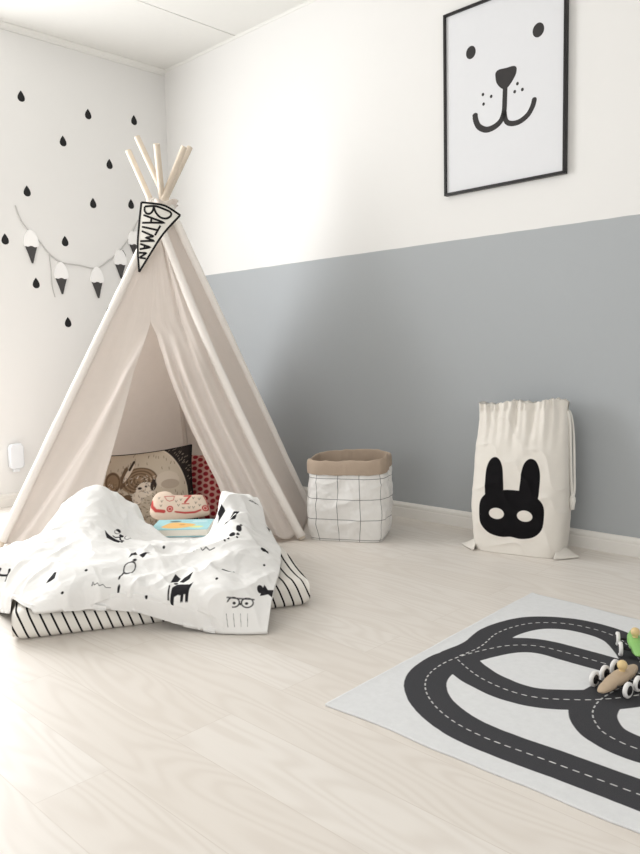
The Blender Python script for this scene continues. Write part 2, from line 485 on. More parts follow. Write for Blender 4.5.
# ruled grid: rows from the top edge to the tip
V = []; 
for i in range(n):
    a = lc[i]; bb = rc[i]
    for j in range(n):
        s = j/(n-1); base_ = a+(bb-a)*s
        lift = (tc[j]-(tc[0]+(tc[-1]-tc[0])*s))*(1-i/(n-1))
        V.append(base_+lift)
V = fcurve(V)
solidify(mk('flag_cloth', V, grid_faces(n, n, flip=True), M['white_cotton'], PEN), .0016)
def ribbon(b, pts, w, off, m=0, n=None):
    P = np.array(pts, float)
    if n: P = catmull(P, n)
    else:
        out = []
        for a, c in zip(P[:-1], P[1:]):
            for t_ in np.linspace(0, 1, 8, endpoint=False): out.append(a+(c-a)*t_)
        out.append(P[-1]); P = np.array(out)
    Tn = np.gradient(P, axis=0); Tn /= np.linalg.norm(Tn, axis=1)[:, None]+1e-12
    N = np.stack([-Tn[:, 1], Tn[:, 0]], -1)
    A = fcurve(P+N*w/2, off); B = fcurve(P-N*w/2, off)
    k = len(P); V = np.concatenate([A, B]); F = [(i, k+i, k+i+1, i+1) for i in range(k-1)]
    b.add(V, F, m)
b = MB()
for e in (top, rgt, lft): ribbon(b, e, .0088, .0022, n=60)
solidify(b.build('border', M['black'], PEN), .0008)
b = MB(); S = lambda *p: [fl(x, y) for x, y in p]
LW = .0085
ribbon(b, S((228, 162), (300, 156), (350, 160), (450, 192)), LW, .0024, n=24)
ribbon(b, S((228, 162), (226, 195), (245, 222), (278, 222), (302, 198), (312, 160)), LW, .0024, n=30)
ribbon(b, S((312, 160), (330, 210), (370, 250), (420, 258), (458, 236), (466, 210), (450, 192)), LW, .0024, n=36)
ribbon(b, S((215, 236), (412, 298), (203, 305)), LW, .0024); ribbon(b, S((292, 262), (284, 302)), LW, .0024)
ribbon(b, S((200, 340), (350, 366)), LW, .0024); ribbon(b, S((372, 324), (322, 412)), LW, .0024)
ribbon(b, S((198, 378), (312, 422), (235, 436), (318, 462), (185, 468)), LW, .0024)
ribbon(b, S((184, 492), (280, 520), (180, 540)), LW, .0024); ribbon(b, S((226, 505), (222, 530)), LW, .0024)
ribbon(b, S((174, 572), (243, 572), (178, 616), (236, 622)), LW, .0024)
solidify(b.build('lettering', M['black'], PEN), .0008)
b = MB(); b.tube([(.046, -.002, .005), (.050, .014, -.004), (.052, .03, -.03)], .0022, 8)
b.tube([(.046, -.002, .005), (.040, .010, .006), (.052, .03, -.03)], .0022, 8)
b.build('tie_string', M['white_cotton'], PEN)

# ------------------------------------------------------------------ left wall: raindrops, garland, fixture
def drop_pts(n=40):
    out = []
    for i in range(n):
        t = 2*math.pi*i/n
        out.append((.0235*math.sin(t)*math.sin(t/2)**1.1*1.12, .0290*math.cos(t)))
    return out
DR = [(-0.923, 2.194, 'black raindrop sticker highest on the left side of the left wall'),
      (-0.533, 2.18, 'black raindrop sticker second from the left in the top row of three'),
      (-0.231, 2.206, 'black raindrop sticker nearest the room corner, above the tent pole tips'),
      (-0.696, 2.002, 'black raindrop sticker in the middle of the wall, one row below the top three'),
      (-0.411, 1.922, 'black raindrop sticker just left of the topmost tent pole tips'),
      (-0.921, 1.7, 'black raindrop sticker right above the pinned left end of the garland'),
      (-0.53, 1.684, 'black raindrop sticker over the middle of the hanging garland'),
      (-0.278, 1.709, 'black raindrop sticker just left of the pennant top corner'),
      (-1.058, 1.433, 'black raindrop sticker left of the garland, at the picture edge'),
      (-0.717, 1.452, 'black raindrop sticker inside the curve of the garland above its second cone'),
      (-0.901, 1.21, 'black raindrop sticker below the leftmost ice cream cone'),
      (-0.726, 0.999, 'black raindrop sticker lowest on the left wall'),
      (-0.462, 1.067, 'black raindrop sticker close to the tent edge below the garland'),
      (-0.350, 1.402, 'black raindrop sticker half hidden behind the fourth ice cream cone')]
for y, z, lab in DR:
    b = MB(); b.prism(drop_pts(), 0, .0012)
    o = b.build('raindrop_sticker', M['sticker'], smooth=False, matrix=frame((0, y, z), (0, 1, 0), (.0, 0, 1)))
    tag(o, lab, 'sticker', 'raindrop stickers on the left wall')
# garland, strung along the wall
GAR = thing('garland', 'string garland of white and grey ice cream cones on the left wall', 'garland', frame((.0045, -.62, 1.32), (0, 1, 0), (0, 0, 1)))
gy = lambda y, z: (y+.62, z-1.32, 0)
line = [(-0.994, 1.615), (-0.966, 1.539), (-0.914, 1.476), (-0.861, 1.427), (-0.818, 1.376), (-0.75, 1.332), (-0.641, 1.322), (-0.535, 1.312), (-0.447, 1.364), (-0.371, 1.428), (-0.298, 1.516), (-0.237, 1.617)]
b = MB(); b.tube(catmull([gy(*p) for p in line], 80), .0034, 8)
b.tube(catmull([gy(*p) for p in [(-0.818, 1.376), (-0.812, 1.284), (-0.811, 1.202), (-0.797, 1.136)]], 20), .0028, 8)
b.build('string', M['string'], GAR)
for top_, mid, tip in [[(-0.925, 1.491), (-0.919, 1.406), (-0.916, 1.315)], [(-0.756, 1.331), (-0.755, 1.243), (-0.752, 1.155)], [(-0.535, 1.318), (-0.533, 1.232), (-0.528, 1.14)], [(-0.376, 1.425), (-0.374, 1.345), (-0.372, 1.262)], [(-0.276, 1.542), (-0.272, 1.470), (-0.269, 1.396)]]:
    w = .034
    mx, mz, _ = gy(*mid); tx, tz, _ = gy(*tip); px, pz, _ = gy(*top_)
    b = MB(); b.prism(catmull_closed([(mx-w, mz+.003), (mx-w*.5, mz+.001), (mx+w*.5, mz+.001), (mx+w, mz+.003), (mx*.5+tx*.5+w*.5, (mz+tz)/2), (tx+.003, tz), (tx-.003, tz), (mx*.5+tx*.5-w*.5, (mz+tz)/2)], 8), -.003, .004)
    cone = b.build('cone', M['grey_felt'], GAR, smooth=False); cone['label'] = 'dark grey pointed cone'
    W2 = w*1.22
    pts = catmull_closed([(mx-W2, mz+.006), (mx-W2*.5, mz-.004), (mx, mz+.002), (mx+W2*.5, mz-.004), (mx+W2, mz+.006), (mx+W2*.9, mz+.045), (mx+W2*.45, mz+.078), (px, pz+.002), (mx-W2*.45, mz+.078), (mx-W2*.9, mz+.045)], 40)
    b = MB(); b.prism([tuple(p) for p in pts], -.004, .006)
    sc_ = b.build('scoop', M['white_felt'], cone, smooth=False); sc_['label'] = 'white scoop'
# small white fixture
FX = thing('wall_fixture', 'small white rounded plastic fixture low on the left wall beside the tent', 'fixture', frame((0, -1.08, .195), (0, 1, 0), (0, 0, 1)))
b = MB(); rr = [(-.028, .008), (.028, .008), (.040, .022), (.040, .128), (.028, .145), (-.028, .145), (-.040, .128), (-.040, .022)]
b.prism(rr, .002, .034); bevel(b.build('casing', M['plastic'], FX, smooth=False), .008, 3)
b = MB(); b.box((-.018, -.010, .002), (.018, .0075, .02)); bevel(b.build('lower_clip', M['plastic'], FX, smooth=False), .004, 2)

# ------------------------------------------------------------------ framed bear poster
PX0, PX1, PZ0, PZ1 = 2.086, 2.646, 1.462, 2.215
POS = thing('framed_poster', 'black framed poster of a smiling bear face on the right wall', 'picture', frame(((PX0+PX1)/2, -.002, PZ0), (1, 0, 0), (0, 0, 1)))
hw = (PX1-PX0)/2; hh = PZ1-PZ0; fw = .011
b = MB()
b.box((-hw, 0, 0), (hw, fw, .022)); b.box((-hw, hh-fw, 0), (hw, hh, .022))
b.box((-hw, fw, 0), (-hw+fw, hh-fw, .022)); b.box((hw-fw, fw, 0), (hw, hh-fw, .022))
bevel(b.build('frame', M['frame_black'], POS, smooth=False), .0012, 1)
b = MB(); b.box((-hw+fw, fw, 0), (hw-fw, hh-fw, .012), 0)
pl = lambda pts: [(x-(PX0+PX1)/2, z-PZ0) for x, z in pts]
def ell(c, r, a=0, n=32):
    return [(c[0]+r[0]*math.cos(t)*math.cos(a)-r[1]*math.sin(t)*math.sin(a), c[1]+r[0]*math.cos(t)*math.sin(a)+r[1]*math.sin(t)*math.cos(a)) for t in np.linspace(0, 2*math.pi, n, endpoint=False)]
def flat(pts): b.prism(pl(pts), .0121, .0124, 1)
flat(ell((2.219, 2.028), (.0235, .026))); flat(ell((2.526, 2.026), (.0245, .027)))
nose = [(2.336, 1.897), (2.337, 1.916), (2.352, 1.924), (2.385, 1.922), (2.418, 1.921), (2.432, 1.910), (2.428, 1.885), (2.406, 1.856), (2.384, 1.841), (2.362, 1.849), (2.342, 1.873)]
flat([tuple(p) for p in catmull_closed(nose, 60)])
def stroke(pts, w0, w1, n=40):
    P = catmull(pts, n); Tn = np.gradient(P, axis=0); Tn /= np.linalg.norm(Tn, axis=1)[:, None]
    N = np.stack([-Tn[:, 1], Tn[:, 0]], -1); w = np.linspace(w0, w1, n)[:, None]/2
    A = P+N*w; B = P-N*w
    V = [(x-(PX0+PX1)/2, z-PZ0, .0126) for x, z in A]+[(x-(PX0+PX1)/2, z-PZ0, .0126) for x, z in B]
    b.add(V, [(i, n+i, n+i+1, i+1) for i in range(n-1)], 1)
stroke([(2.381, 1.852), (2.379, 1.80), (2.376, 1.755), (2.362, 1.722), (2.333, 1.704), (2.294, 1.700), (2.260, 1.718), (2.245, 1.742), (2.239, 1.766)], .021, .026)
stroke([(2.377, 1.755), (2.385, 1.716), (2.408, 1.700), (2.445, 1.699), (2.481, 1.716), (2.502, 1.743), (2.510, 1.766)], .020, .022)
flat(ell((2.239, 1.770), (.013, .010))); flat(ell((2.510, 1.768), (.011, .010)))
for c in [(2.277, 1.845), (2.316, 1.828), (2.28, 1.806), (2.436, 1.848), (2.458, 1.82), (2.424, 1.82)]: flat(ell(c, (.0062, .0068), n=16))
b.build('print', [M['paper'], M['ink']], POS, smooth=False)

# ------------------------------------------------------------------ striped mattress
MO = np.array([1.95, -1.957]); E1 = np.array([.4837, .8753]); E2 = np.array([-.8753, .4837])
ML, MW, MT = .868, .82, .088
def mat_stripes():
    t = NT('striped_cotton'); at = t.attr('pc').outputs['Vector']; s = t.n('ShaderNodeSeparateXYZ'); t.l(at, s.inputs[0])
    f = t.math('ABSOLUTE', t.math('SUBTRACT', t.math('FRACT', t.math('DIVIDE', s.outputs[0], .0290)), .5))
    e = t.edge(t.math('SUBTRACT', f, .10), .015)
    t.base(t.mix(e, srgb(240, 236, 229), srgb(34, 32, 33))); t.rough(.9, .1); t.bump(t.noise(700, 2, .6, t.obj()), .25, .001)
    return t.mat
nA, nL = 150, 120
aa = np.linspace(0, 1, nA)
# closed loop in (b, z): rounded slab
M2 = MO-.004*E1-.024*E2; MS = ML+.010; loop = []; R = .032
def arc(cb, cz, a0, a1, n=9): return [(cb+R*math.cos(a), cz+R*math.sin(a)) for a in np.linspace(a0, a1, n)]
loop += [(b_, 0.0) for b_ in np.linspace(MW-R, R, 26)]
loop += arc(R, R, -math.pi/2, -math.pi)[1:]+arc(R, MT-R, math.pi, math.pi/2)
loop += [(b_, MT) for b_ in np.linspace(R, MW-R, 40)[1:]]
loop += arc(MW-R, MT-R, math.pi/2, 0)[1:]+arc(MW-R, R, 0, -math.pi/2)[:-1]
loop = np.array(loop); nl = len(loop)
per = np.concatenate([[0], np.cumsum(np.linalg.norm(np.diff(loop, axis=0), axis=1))])
V = np.zeros((nA, nl, 3)); PC = np.zeros((nA, nl, 3))
for i, a in enumerate(aa):
    A = a*MS; e = min(A, MS-A); k = 1 if e > R else math.sqrt(max(0, 1-((R-e)/R)**2))
    kz = max(.72, k)
    lb = loop[:, 0]; lz = loop[:, 1]
    bb = MW/2+(lb-MW/2)*(1-(1-kz)*.05)
    z = MT*.46+(lz-MT*.46)*(.35+.65*kz)
    z = np.where(lz <= 0.0001, (1-k)*.012, z)
    wob = .012*(fbm(np.full(nl, A*5), bb*5, 3)-.5)
    topm = sstep(MT*.5, MT, lz)
    z = z+wob*topm-.004*np.cos(A*2*math.pi/.2)*topm*0+.018*topm*np.exp(-((A-ML)/.16)**2)*sstep(.05, .35, bb)
    A2 = A+.01*(fbm(bb*4, np.full(nl, A*3), 6)-.5)
    V[i, :, 0] = M2[0]+E1[0]*A2+E2[0]*bb; V[i, :, 1] = M2[1]+E1[1]*A2+E2[1]*bb; V[i, :, 2] = np.maximum(z, .0005)
    down = np.clip(MT-lz, 0, MT)*(lb < MW/2)
    PC[i, :, 0] = A-.36*down+.012*np.sin(bb*9)+.02*(fbm(bb*5, np.full(nl, A*4), 11)-.5)*sstep(.1, .4, bb)
F = grid_faces(nA, nl)
F += [(i*nl+nl-1, (i+1)*nl+nl-1, (i+1)*nl, i*nl) for i in range(nA-1)]
F += [tuple(range(nl))[::-1], tuple((nA-1)*nl+j for j in range(nl))]
o = mk('mattress', V.reshape(-1, 3), F, mat_stripes(), attrs={'pc': ('FLOAT_VECTOR', PC.reshape(-1, 3))})
tag(o, 'thin white floor mattress with black stripes lying in front of the tent', 'mattress')

# ------------------------------------------------------------------ duvet
CT = [[(-.34,.48,.012),(-.085,.27,.014),(.05,-.028,.092),(.21,-.04,.086),(.34,-.05,.066),(.48,-.11,.024),(.59,-.18,.012),(.69,-.21,.012)],
      [(-.33,.53,.05),(-.07,.31,.06),(.05,.02,.130),(.21,-.02,.150),(.35,-.05,.140),(.47,-.10,.120),(.58,-.14,.125),(.725,-.14,.095)],
      [(-.31,.60,.07),(-.06,.40,.11),(.06,.20,.165),(.21,.11,.185),(.36,.10,.165),(.50,.09,.160),(.64,.03,.165),(.79,.04,.115)],
      [(-.28,.68,.08),(-.03,.50,.13),(.09,.36,.195),(.23,.28,.215),(.36,.29,.170),(.53,.27,.155),(.67,.16,.195),(.835,.22,.135)],
      [(-.25,.75,.07),(-.01,.58,.13),(.12,.47,.22),(.24,.42,.265),(.37,.47,.170),(.585,.45,.120),(.70,.33,.240),(.835,.40,.165)],
      [(-.22,.82,.05),(.05,.68,.13),(.155,.60,.280),(.25,.57,.312),(.37,.61,.245),(.585,.72,.105),(.680,.57,.268),(.835,.57,.248)],
      [(-.20,.90,.012),(.05,.84,.03),(.16,.74,.12),(.27,.73,.15),(.41,.73,.12),(.57,.80,.105),(.68,.71,.14),(.82,.70,.11)]]
NU, NV = 380, 330
ct = np.array(CT).transpose(1, 0, 2)                      # [col, row, abz]
Wu, Wv = cr_weights(8, NU), cr_weights(7, NV)
D = np.einsum('ik,klc,jl->ijc', Wu, ct, Wv)
A, B, Z = D[..., 0], D[..., 1], D[..., 2]
U, Vv = np.meshgrid(np.linspace(0, 1, NU), np.linspace(0, 1, NV), indexing='ij')
edge = np.minimum(np.minimum(U, 1-U)*8, np.minimum(Vv, 1-Vv)*8); edge = np.clip(edge, 0, 1)
wx = .08*(fbm(A*4, B*4, 40)-.5); wy = .08*(fbm(A*4, B*4, 50)-.5)
def ridge(x, y, seed): return 1-np.abs(2*noise2(x, y, seed)-1)
w1 = ridge((A+wx*2)*3.2+(B+wy*2)*1.5, (B+wy*2)*7-(A+wx)*2.5, 61)
w2 = ridge((A+wx*3)*6-(B+wy)*5, (B+wy*3)*8+(A+wx*2)*5, 71)
w3 = fbm((A+wx*2)*22+B*8, (B+wy*2)*24, 81, 3)
w4 = ridge((A+wx*4)*4-(B+wy)*9, (B+wy*4)*5+(A+wx)*11, 95)
w5 = ridge((A+wx*2)*15+B*6, (B+wy*2)*17-A*8, 99)
disp = (.024*(w1**1.5-.4)+.011*(w2**1.7-.35)+.009*(w3-.5)+.010*(w4**2-.3)+.004*(w5-.5))*(.3+.7*edge)
P = np.stack([MO[0]+E1[0]*A+E2[0]*B, MO[1]+E1[1]*A+E2[1]*B, Z], -1)
du = np.gradient(P, axis=0); dv = np.gradient(P, axis=1); Nn = np.cross(du, dv); Nn /= np.linalg.norm(Nn, axis=-1)[..., None]+1e-9
Nn *= np.sign(Nn[..., 2:3]+1e-9)
P = P+Nn*disp[..., None]
A2 = (P[..., 0]-MO[0])*E1[0]+(P[..., 1]-MO[1])*E1[1]; B2 = (P[..., 0]-MO[0])*E2[0]+(P[..., 1]-MO[1])*E2[1]
dist = np.maximum(np.maximum(-A2-.004, A2-ML-.006), np.maximum(-B2-.022, B2-MW+.022))
sup = (MT+.020*np.exp(-((A2-ML)/.16)**2)*sstep(.05, .35, B2)+.004)*(1-sstep(.004, .03, dist))+.003
P[..., 2] = np.maximum(P[..., 2], sup+.010*np.clip(edge*3, .3, 1))
bk_ = (P[..., 0]-1.672)*.7193+(P[..., 1]+1.172)*.6947, -(P[..., 0]-1.672)*.6947+(P[..., 1]+1.172)*.7193
inb = (1-sstep(.125, .16, np.abs(bk_[0])))*(1-sstep(.09, .13, np.abs(bk_[1])))
P[..., 2] = np.where(inb > 0, P[..., 2]*(1-inb)+np.minimum(P[..., 2], .122)*inb, P[..., 2])
bot = np.minimum(np.maximum(sup, P[..., 2]-.012), P[..., 2]-.003)
N_ = NU*NV
topV = P.reshape(-1, 3); botV = np.stack([P[..., 0], P[..., 1], bot], -1).reshape(-1, 3)
DU_TOP = topV

# animal motifs; local units are metres on the cloth (x right, y up the slope)
def m_terrier(X, Y):
    d = sd_poly(X, Y, [(-.026,-.036),(-.016,-.036),(-.014,-.024),(-.004,-.022),(.004,-.024),(.003,-.034),(.011,-.034),(.013,-.023),(.017,-.023),(.017,-.034),(.025,-.034),(.028,-.010),(.034,.012),(.024,.004),(-.010,.006),(-.022,-.004)])
    d = np.minimum(d, sd_poly(X, Y, [(-.032,.016),(-.024,.050),(-.006,.034),(-.010,.018)]))
    d = np.minimum(d, sd_poly(X, Y, [(-.006,.016),(.004,.034),(.028,.050),(.022,.026),(.006,.012)]))
    d = np.minimum(d, sd_line(X, Y, [(-.030,-.038),(-.030,.0)], .0022))
    return np.minimum(d, sd_ell(X, Y, (-.014,.010), (.006,.004)))
def m_fox(X, Y):
    d = sd_poly(X, Y, [(-.022,.008),(-.012,.040),(.004,.018)])
    d = np.minimum(d, sd_poly(X, Y, [(.010,.018),(.040,.042),(.028,.006)]))
    ring = np.abs(sd_ell(X, Y, (.0,-.028), (.017,.020)))-.0022
    d = np.minimum(d, ring); d = np.minimum(d, sd_line(X, Y, [(-.012,-.046),(-.014,-.07)], .003))
    d = np.minimum(d, sd_ell(X, Y, (.004,-.002), (.007,.004)))
    return np.minimum(d, sd_ell(X, Y, (-.006,-.085), (.004,.004)))
def m_face(X, Y):
    d = sd_ell(X, Y, (0,.002), (.008,.007))
    for sx in (-1, 1):
        d = np.minimum(d, sd_ell(X, Y, (sx*.024,.022), (.010,.006), -sx*.5))
        d = np.minimum(d, sd_line(X, Y, [(0,-.006),(sx*.010,-.018),(sx*.020,-.016)], .0028))
        d = np.minimum(d, np.abs(sd_ell(X, Y, (sx*.021,.008), (.009,.011)))-.0012)
    d = np.minimum(d, sd_poly(X, Y, [(-.058,-.014),(-.030,-.022),(.016,-.026),(.014,-.034),(-.030,-.036)]))
    return np.minimum(d, sd_poly(X, Y, [(.014,-.030),(.018,-.008),(.024,-.030)]))
def m_glasses(X, Y):
    d = np.abs(sd_ell(X, Y, (-.020,0), (.017,.013)))-.0018
    d = np.minimum(d, np.abs(sd_ell(X, Y, (.020,0), (.017,.013)))-.0018)
    d = np.minimum(d, sd_line(X, Y, [(-.040,.012),(.040,.010)], .002))
    for sx in (-1, 1): d = np.minimum(d, sd_ell(X, Y, (sx*.018,-.002), (.005,.004)))
    d = np.minimum(d, sd_ell(X, Y, (0,-.004), (.004,.003)))
    for k in range(4): d = np.minimum(d, sd_line(X, Y, [(-.038+k*.02,-.03),(-.030+k*.018,-.065)], .0007))
    return d
def m_dot(X, Y): return sd_ell(X, Y, (0, 0), (.0042,.0042))
def m_paws(X, Y):
    d = sd_ell(X, Y, (-.008,.004), (.011,.009))
    for c, r in (((.022,.016), .010), ((.012,.0), .006), ((-.030,-.014), .005), ((-.045,-.02), .004), ((.004,-.012), .004), ((.034,.024), .005)): d = np.minimum(d, sd_ell(X, Y, c, (r, r*.9)))
    return d
def m_leaf(X, Y):
    d = sd_poly(X, Y, [(-.022,-.040),(-.010,-.018),(-.012,.002),(.006,.010),(.014,.034),(.016,.012),(.020,-.010),(.006,-.022)])
    return np.minimum(d, sd_line(X, Y, [(-.022,-.04),(.010,.0)], .002))
def m_tri(X, Y): return sd_poly(X, Y, [(-.016,-.016),(.014,-.014),(.010,.014),(-.002,.022)])
def m_script(X, Y):
    d = sd_line(X, Y, [(-.036,.006),(-.026,-.006),(-.018,.006),(-.008,-.006),(.002,.005),(.014,-.005),(.03,.0)], .0016)
    return np.minimum(d, sd_line(X, Y, [(-.034,.006),(-.034,-.012)], .0018))
def m_dash(X, Y): return sd_line(X, Y, [(-.018,.003),(0,-.002),(.018,-.004)], .0024)
def m_wedge(X, Y):
    d = sd_poly(X, Y, [(-.038,-.016),(-.018,.006),(.020,.024),(.034,.018),(.008,-.006)])
    return np.maximum(d, -sd_line(X, Y, [(-.02,-.006),(.016,.012)], .003))
def m_ramp(X, Y):
    d = sd_poly(X, Y, [(-.024,-.024),(-.014,.022),(-.002,.004),(.022,.012),(.014,-.006),(.026,-.026),(.0,-.012)])
    return np.minimum(d, sd_ell(X, Y, (-.026,-.002), (.010,.014)))
def m_bar(X, Y): return np.minimum(sd_line(X, Y, [(-.016,-.022),(-.010,.024)], .004), np.minimum(sd_line(X, Y, [(.012,-.02),(.016,.022)], .004), sd_line(X, Y, [(-.014,0),(.014,.002)], .004)))
MOTIFS = [('m_face', (1.81,-1.52,.193), .95, 1.9, 0), ('m_fox', (2.036,-1.612,.171), .9, 1.9, 0), ('m_terrier', (2.249,-1.591,.128), 1.05, 1.25, 0),
          ('m_glasses', (2.396,-1.492,.087), 1.0, 1.0, 0), ('m_tri', (1.972,-1.849,.167), 1.0, 1.1, 0), ('m_bar', (1.611,-1.841,.094), 1.0, 1.0, 0),
          ('m_script', (2.10,-1.759,.141), .8, .8, -.2), ('m_paws', (2.129,-1.287,.205), .9, 2.0, .3), ('m_wedge', (2.03,-1.217,.242), 1.0, 2.2, .3),
          ('m_leaf', (1.906,-1.212,.254), 1.0, 1.0, 0), ('m_wedge', (1.93,-1.015,.254), .7, .8, 0), ('m_ramp', (2.232,-1.235,.164), .55, 1.0, 0),
          ('m_ramp', (2.414,-1.396,.105), 1.0, 1.1, 0), ('m_dash', (2.283,-1.439,.156), 1.0, 1.3, 0), ('m_dot', (1.923,-1.795,.191), 1.0, 1.5, 0),
          ('m_dot', (2.037,-1.773,.177), 1.0, 1.5, 0), ('m_dot', (2.059,-1.864,.138), 1.0, 1.0, 0), ('m_dot', (2.19,-1.668,.108), 1.0, 1.0, 0),
          ('m_dot', (2.321,-1.582,.067), 1.0, 1.0, 0), ('m_dot', (2.312,-1.508,.145), 1.0, 1.4, 0), ('m_dot', (2.291,-1.301,.14), 1.0, 1.4, 0),
          ('m_dot', (1.968,-1.456,.175), 1.0, 1.6, 0), ('m_script', (2.13,-1.411,.187), 1.0, 1.4, 0), ('m_ramp', (2.056,-1.057,.189), .6, .9, 0)]
ink = np.full(N_, .05)
Nf = Nn.reshape(-1, 3)
vr = np.array(RGT)
for fn, p0, sc_, sy2, rot_ in MOTIFS:
    p0 = np.array(p0); i0 = np.argmin(((topV-p0)**2).sum(1)); p0 = topV[i0]
    near = ((topV-p0)**2).sum(1) < .03**2
    nn = Nf[near].mean(0); nn /= np.linalg.norm(nn)
    tx = vr-nn*(vr@nn); tx /= np.linalg.norm(tx); ty = np.cross(nn, tx)
    tx, ty = tx*math.cos(rot_)+ty*math.sin(rot_), ty*math.cos(rot_)-tx*math.sin(rot_)
    m = np.where(((topV-p0)**2).sum(1) < .16**2)[0]
    q = topV[m]-p0
    d = globals()[fn](q@tx/sc_, q@ty/(sc_*sy2))*sc_
    ink[m] = np.minimum(ink[m], d)
V = np.concatenate([topV, botV]); ink = np.concatenate([ink, np.full(N_, .05)])
F = grid_faces(NU, NV)+grid_faces(NU, NV, N_, flip=True)
def skirt(ids): return [(a, b_, b_+N_, a+N_) for a, b_ in zip(ids[:-1], ids[1:])]
ii = np.arange(NU); jj = np.arange(NV)
for ids in (ii*NV, (NU-1)*NV+jj, (ii*NV+NV-1)[::-1], jj[::-1]): F += [f[::-1] for f in skirt(ids.tolist())]
o = mk('duvet', V, F, cloth_print('duvet_cotton', srgb(246, 245, 243), srgb(44, 43, 46), w=.0012), attrs={'ink': ('FLOAT', ink)})
tag(o, 'crumpled white duvet printed with small black animals heaped over the striped mattress', 'duvet')

# ------------------------------------------------------------------ cushions
def pillow(W, H, T_, n=90, pinch=.07):
    t = np.linspace(-1, 1, n); X, Y = np.meshgrid(t, t, indexing='ij')
    x = W/2*X*(1-pinch*(1-Y**2)*np.abs(X)**2); y = H/2*Y*(1-pinch*(1-X**2)*np.abs(Y)**2)
    th_ = T_/2*(np.clip(1-X**2, 0, 1)**.55)*(np.clip(1-Y**2, 0, 1)**.55)
    w = 1+.08*(fbm(X*2+3, Y*2, 4)-.5)
    front = np.stack([x, y, th_*w], -1).reshape(-1, 3); back = np.stack([x, y, -th_*w], -1).reshape(-1, 3)
    F = grid_faces(n, n)+grid_faces(n, n, n*n, flip=True)
    # outline loop for the piping
    loop_ = [front[i*n] for i in range(n)]+[front[(n-1)*n+j] for j in range(1, n)]+[front[i*n+n-1] for i in range(n-2, -1, -1)]+[front[j] for j in range(n-2, 0, -1)]
    return np.concatenate([front, back]), F, x, y, np.array(loop_)
def paint(shape, base_):
    c = np.ones(shape+(4,)); c[...] = base_; return c
def put(c, d, colr, w=.0012):
    f = np.clip(.5-d/(2*w), 0, 1)[..., None]; c[...] = c*(1-f)+np.array(colr)*f
UPV = (0, 0, 1)
def lean(loc, right, back):
    r = Vector(right).normalized(); f = Vector((r.y, -r.x, 0)); f.z = 0; f.normalize(); u = Vector((0, 0, 1))*math.cos(back)-f*math.sin(back)
    return frame(loc, r, u)

# beige animal cushion (generic hare and small beasts drawn in brown)
V, F, X, Y, lp = pillow(.46, .38, .14, 170)
c = paint(X.shape, srgb(196, 182, 164))
rs = np.random.RandomState(4)
for k in range(150):       # short grass-like ticks
    x0, y0 = rs.uniform(-.22, .22), rs.uniform(-.2, .21)
    put(c, sd_line(X, Y, [(x0, y0), (x0+rs.uniform(-.003, .003), y0+.011)], .0012), srgb(112, 96, 80))
br = srgb(108, 88, 70); dk = srgb(58, 48, 42); pale = srgb(222, 208, 192); mid = srgb(150, 126, 102)
put(c, sd_ell(X, Y, (-.02, .045), (.085, .060)), mid)
for rr_ in (.078, .060, .043, .026): put(c, np.abs(sd_ell(X, Y, (-.01, .045), (rr_, rr_*.72)))-.0032, br)
put(c, sd_ell(X, Y, (-.085, .065), (.014, .055), -.35), br); put(c, sd_ell(X, Y, (-.060, .085), (.010, .048), -.6), pale)
put(c, sd_line(X, Y, [(-.055, .10), (-.035, .135)], .006), dk)
put(c, sd_ell(X, Y, (-.14, .05), (.040, .050)), mid); put(c, np.abs(sd_ell(X, Y, (-.14, .05), (.034, .042)))-.004, br)
put(c, sd_ell(X, Y, (-.135, -.03), (.050, .036)), mid); put(c, sd_ell(X, Y, (-.075, -.05), (.038, .036)), br)
put(c, sd_ell(X, Y, (.010, .0), (.042, .034), .3), pale); put(c, sd_ell(X, Y, (-.012, .008), (.010, .006)), dk); put(c, sd_ell(X, Y, (.018, .014), (.007, .005)), dk)
put(c, sd_ell(X, Y, (-.030, -.035), (.022, .028)), pale); put(c, sd_ell(X, Y, (.052, .018), (.014, .028), -.3), dk)
put(c, sd_ell(X, Y, (.115, .035), (.052, .040)), srgb(206, 192, 176)); put(c, sd_ell(X, Y, (.125, .015), (.040, .022)), srgb(178, 162, 146))
for k in range(420):
    x0, y0 = rs.uniform(-.22, .06), rs.uniform(-.17, .06); a_ = rs.uniform(0, 3.1)
    put(c, sd_line(X, Y, [(x0, y0), (x0+.010*math.cos(a_), y0+.010*math.sin(a_))], .0011), (br, dk, pale, mid)[k % 4])
# dark patterned corner outside a curved edge
cor = -np.maximum(sd_ell(X, Y, (.02, -.02), (.175, .235)), -(X-.02)-.0)
put(c, np.where(X > .02, -sd_ell(X, Y, (.03, -.03), (.165, .225)), .05), srgb(44, 38, 36), .002)
for k in range(260):
    x0, y0 = rs.uniform(.1, .23), rs.uniform(-.2, .21)
    inside = ((x0-.03)/.165)**2+((y0+.03)/.225)**2
    if inside > 1.12: put(c, sd_line(X, Y, [(x0, y0), (x0+.004, y0+.005)], .0011), srgb(150, 138, 124))
put(c, np.where(X > .02, np.abs(sd_ell(X, Y, (.03, -.03), (.165, .225)))-.0022, .05), srgb(214, 200, 182))
cc = np.concatenate([c.reshape(-1, 4), np.tile(srgb(70, 60, 54), (X.size, 1))])
CU = thing('cushion', 'beige square cushion with brown animal print and dark piping inside the tent', 'cushion', lean((1.035, -.920, .172), (.7154, .6987, .10), .25))
mk('cover', V, F, coloured('animal_print'), CU, attrs={'col': ('FLOAT_COLOR', cc)})
b = MB(); b.tube(np.concatenate([lp, lp[:2]]), .0035, 8, caps=False); b.build('piping', M['black'], CU)['label'] = 'black piping'

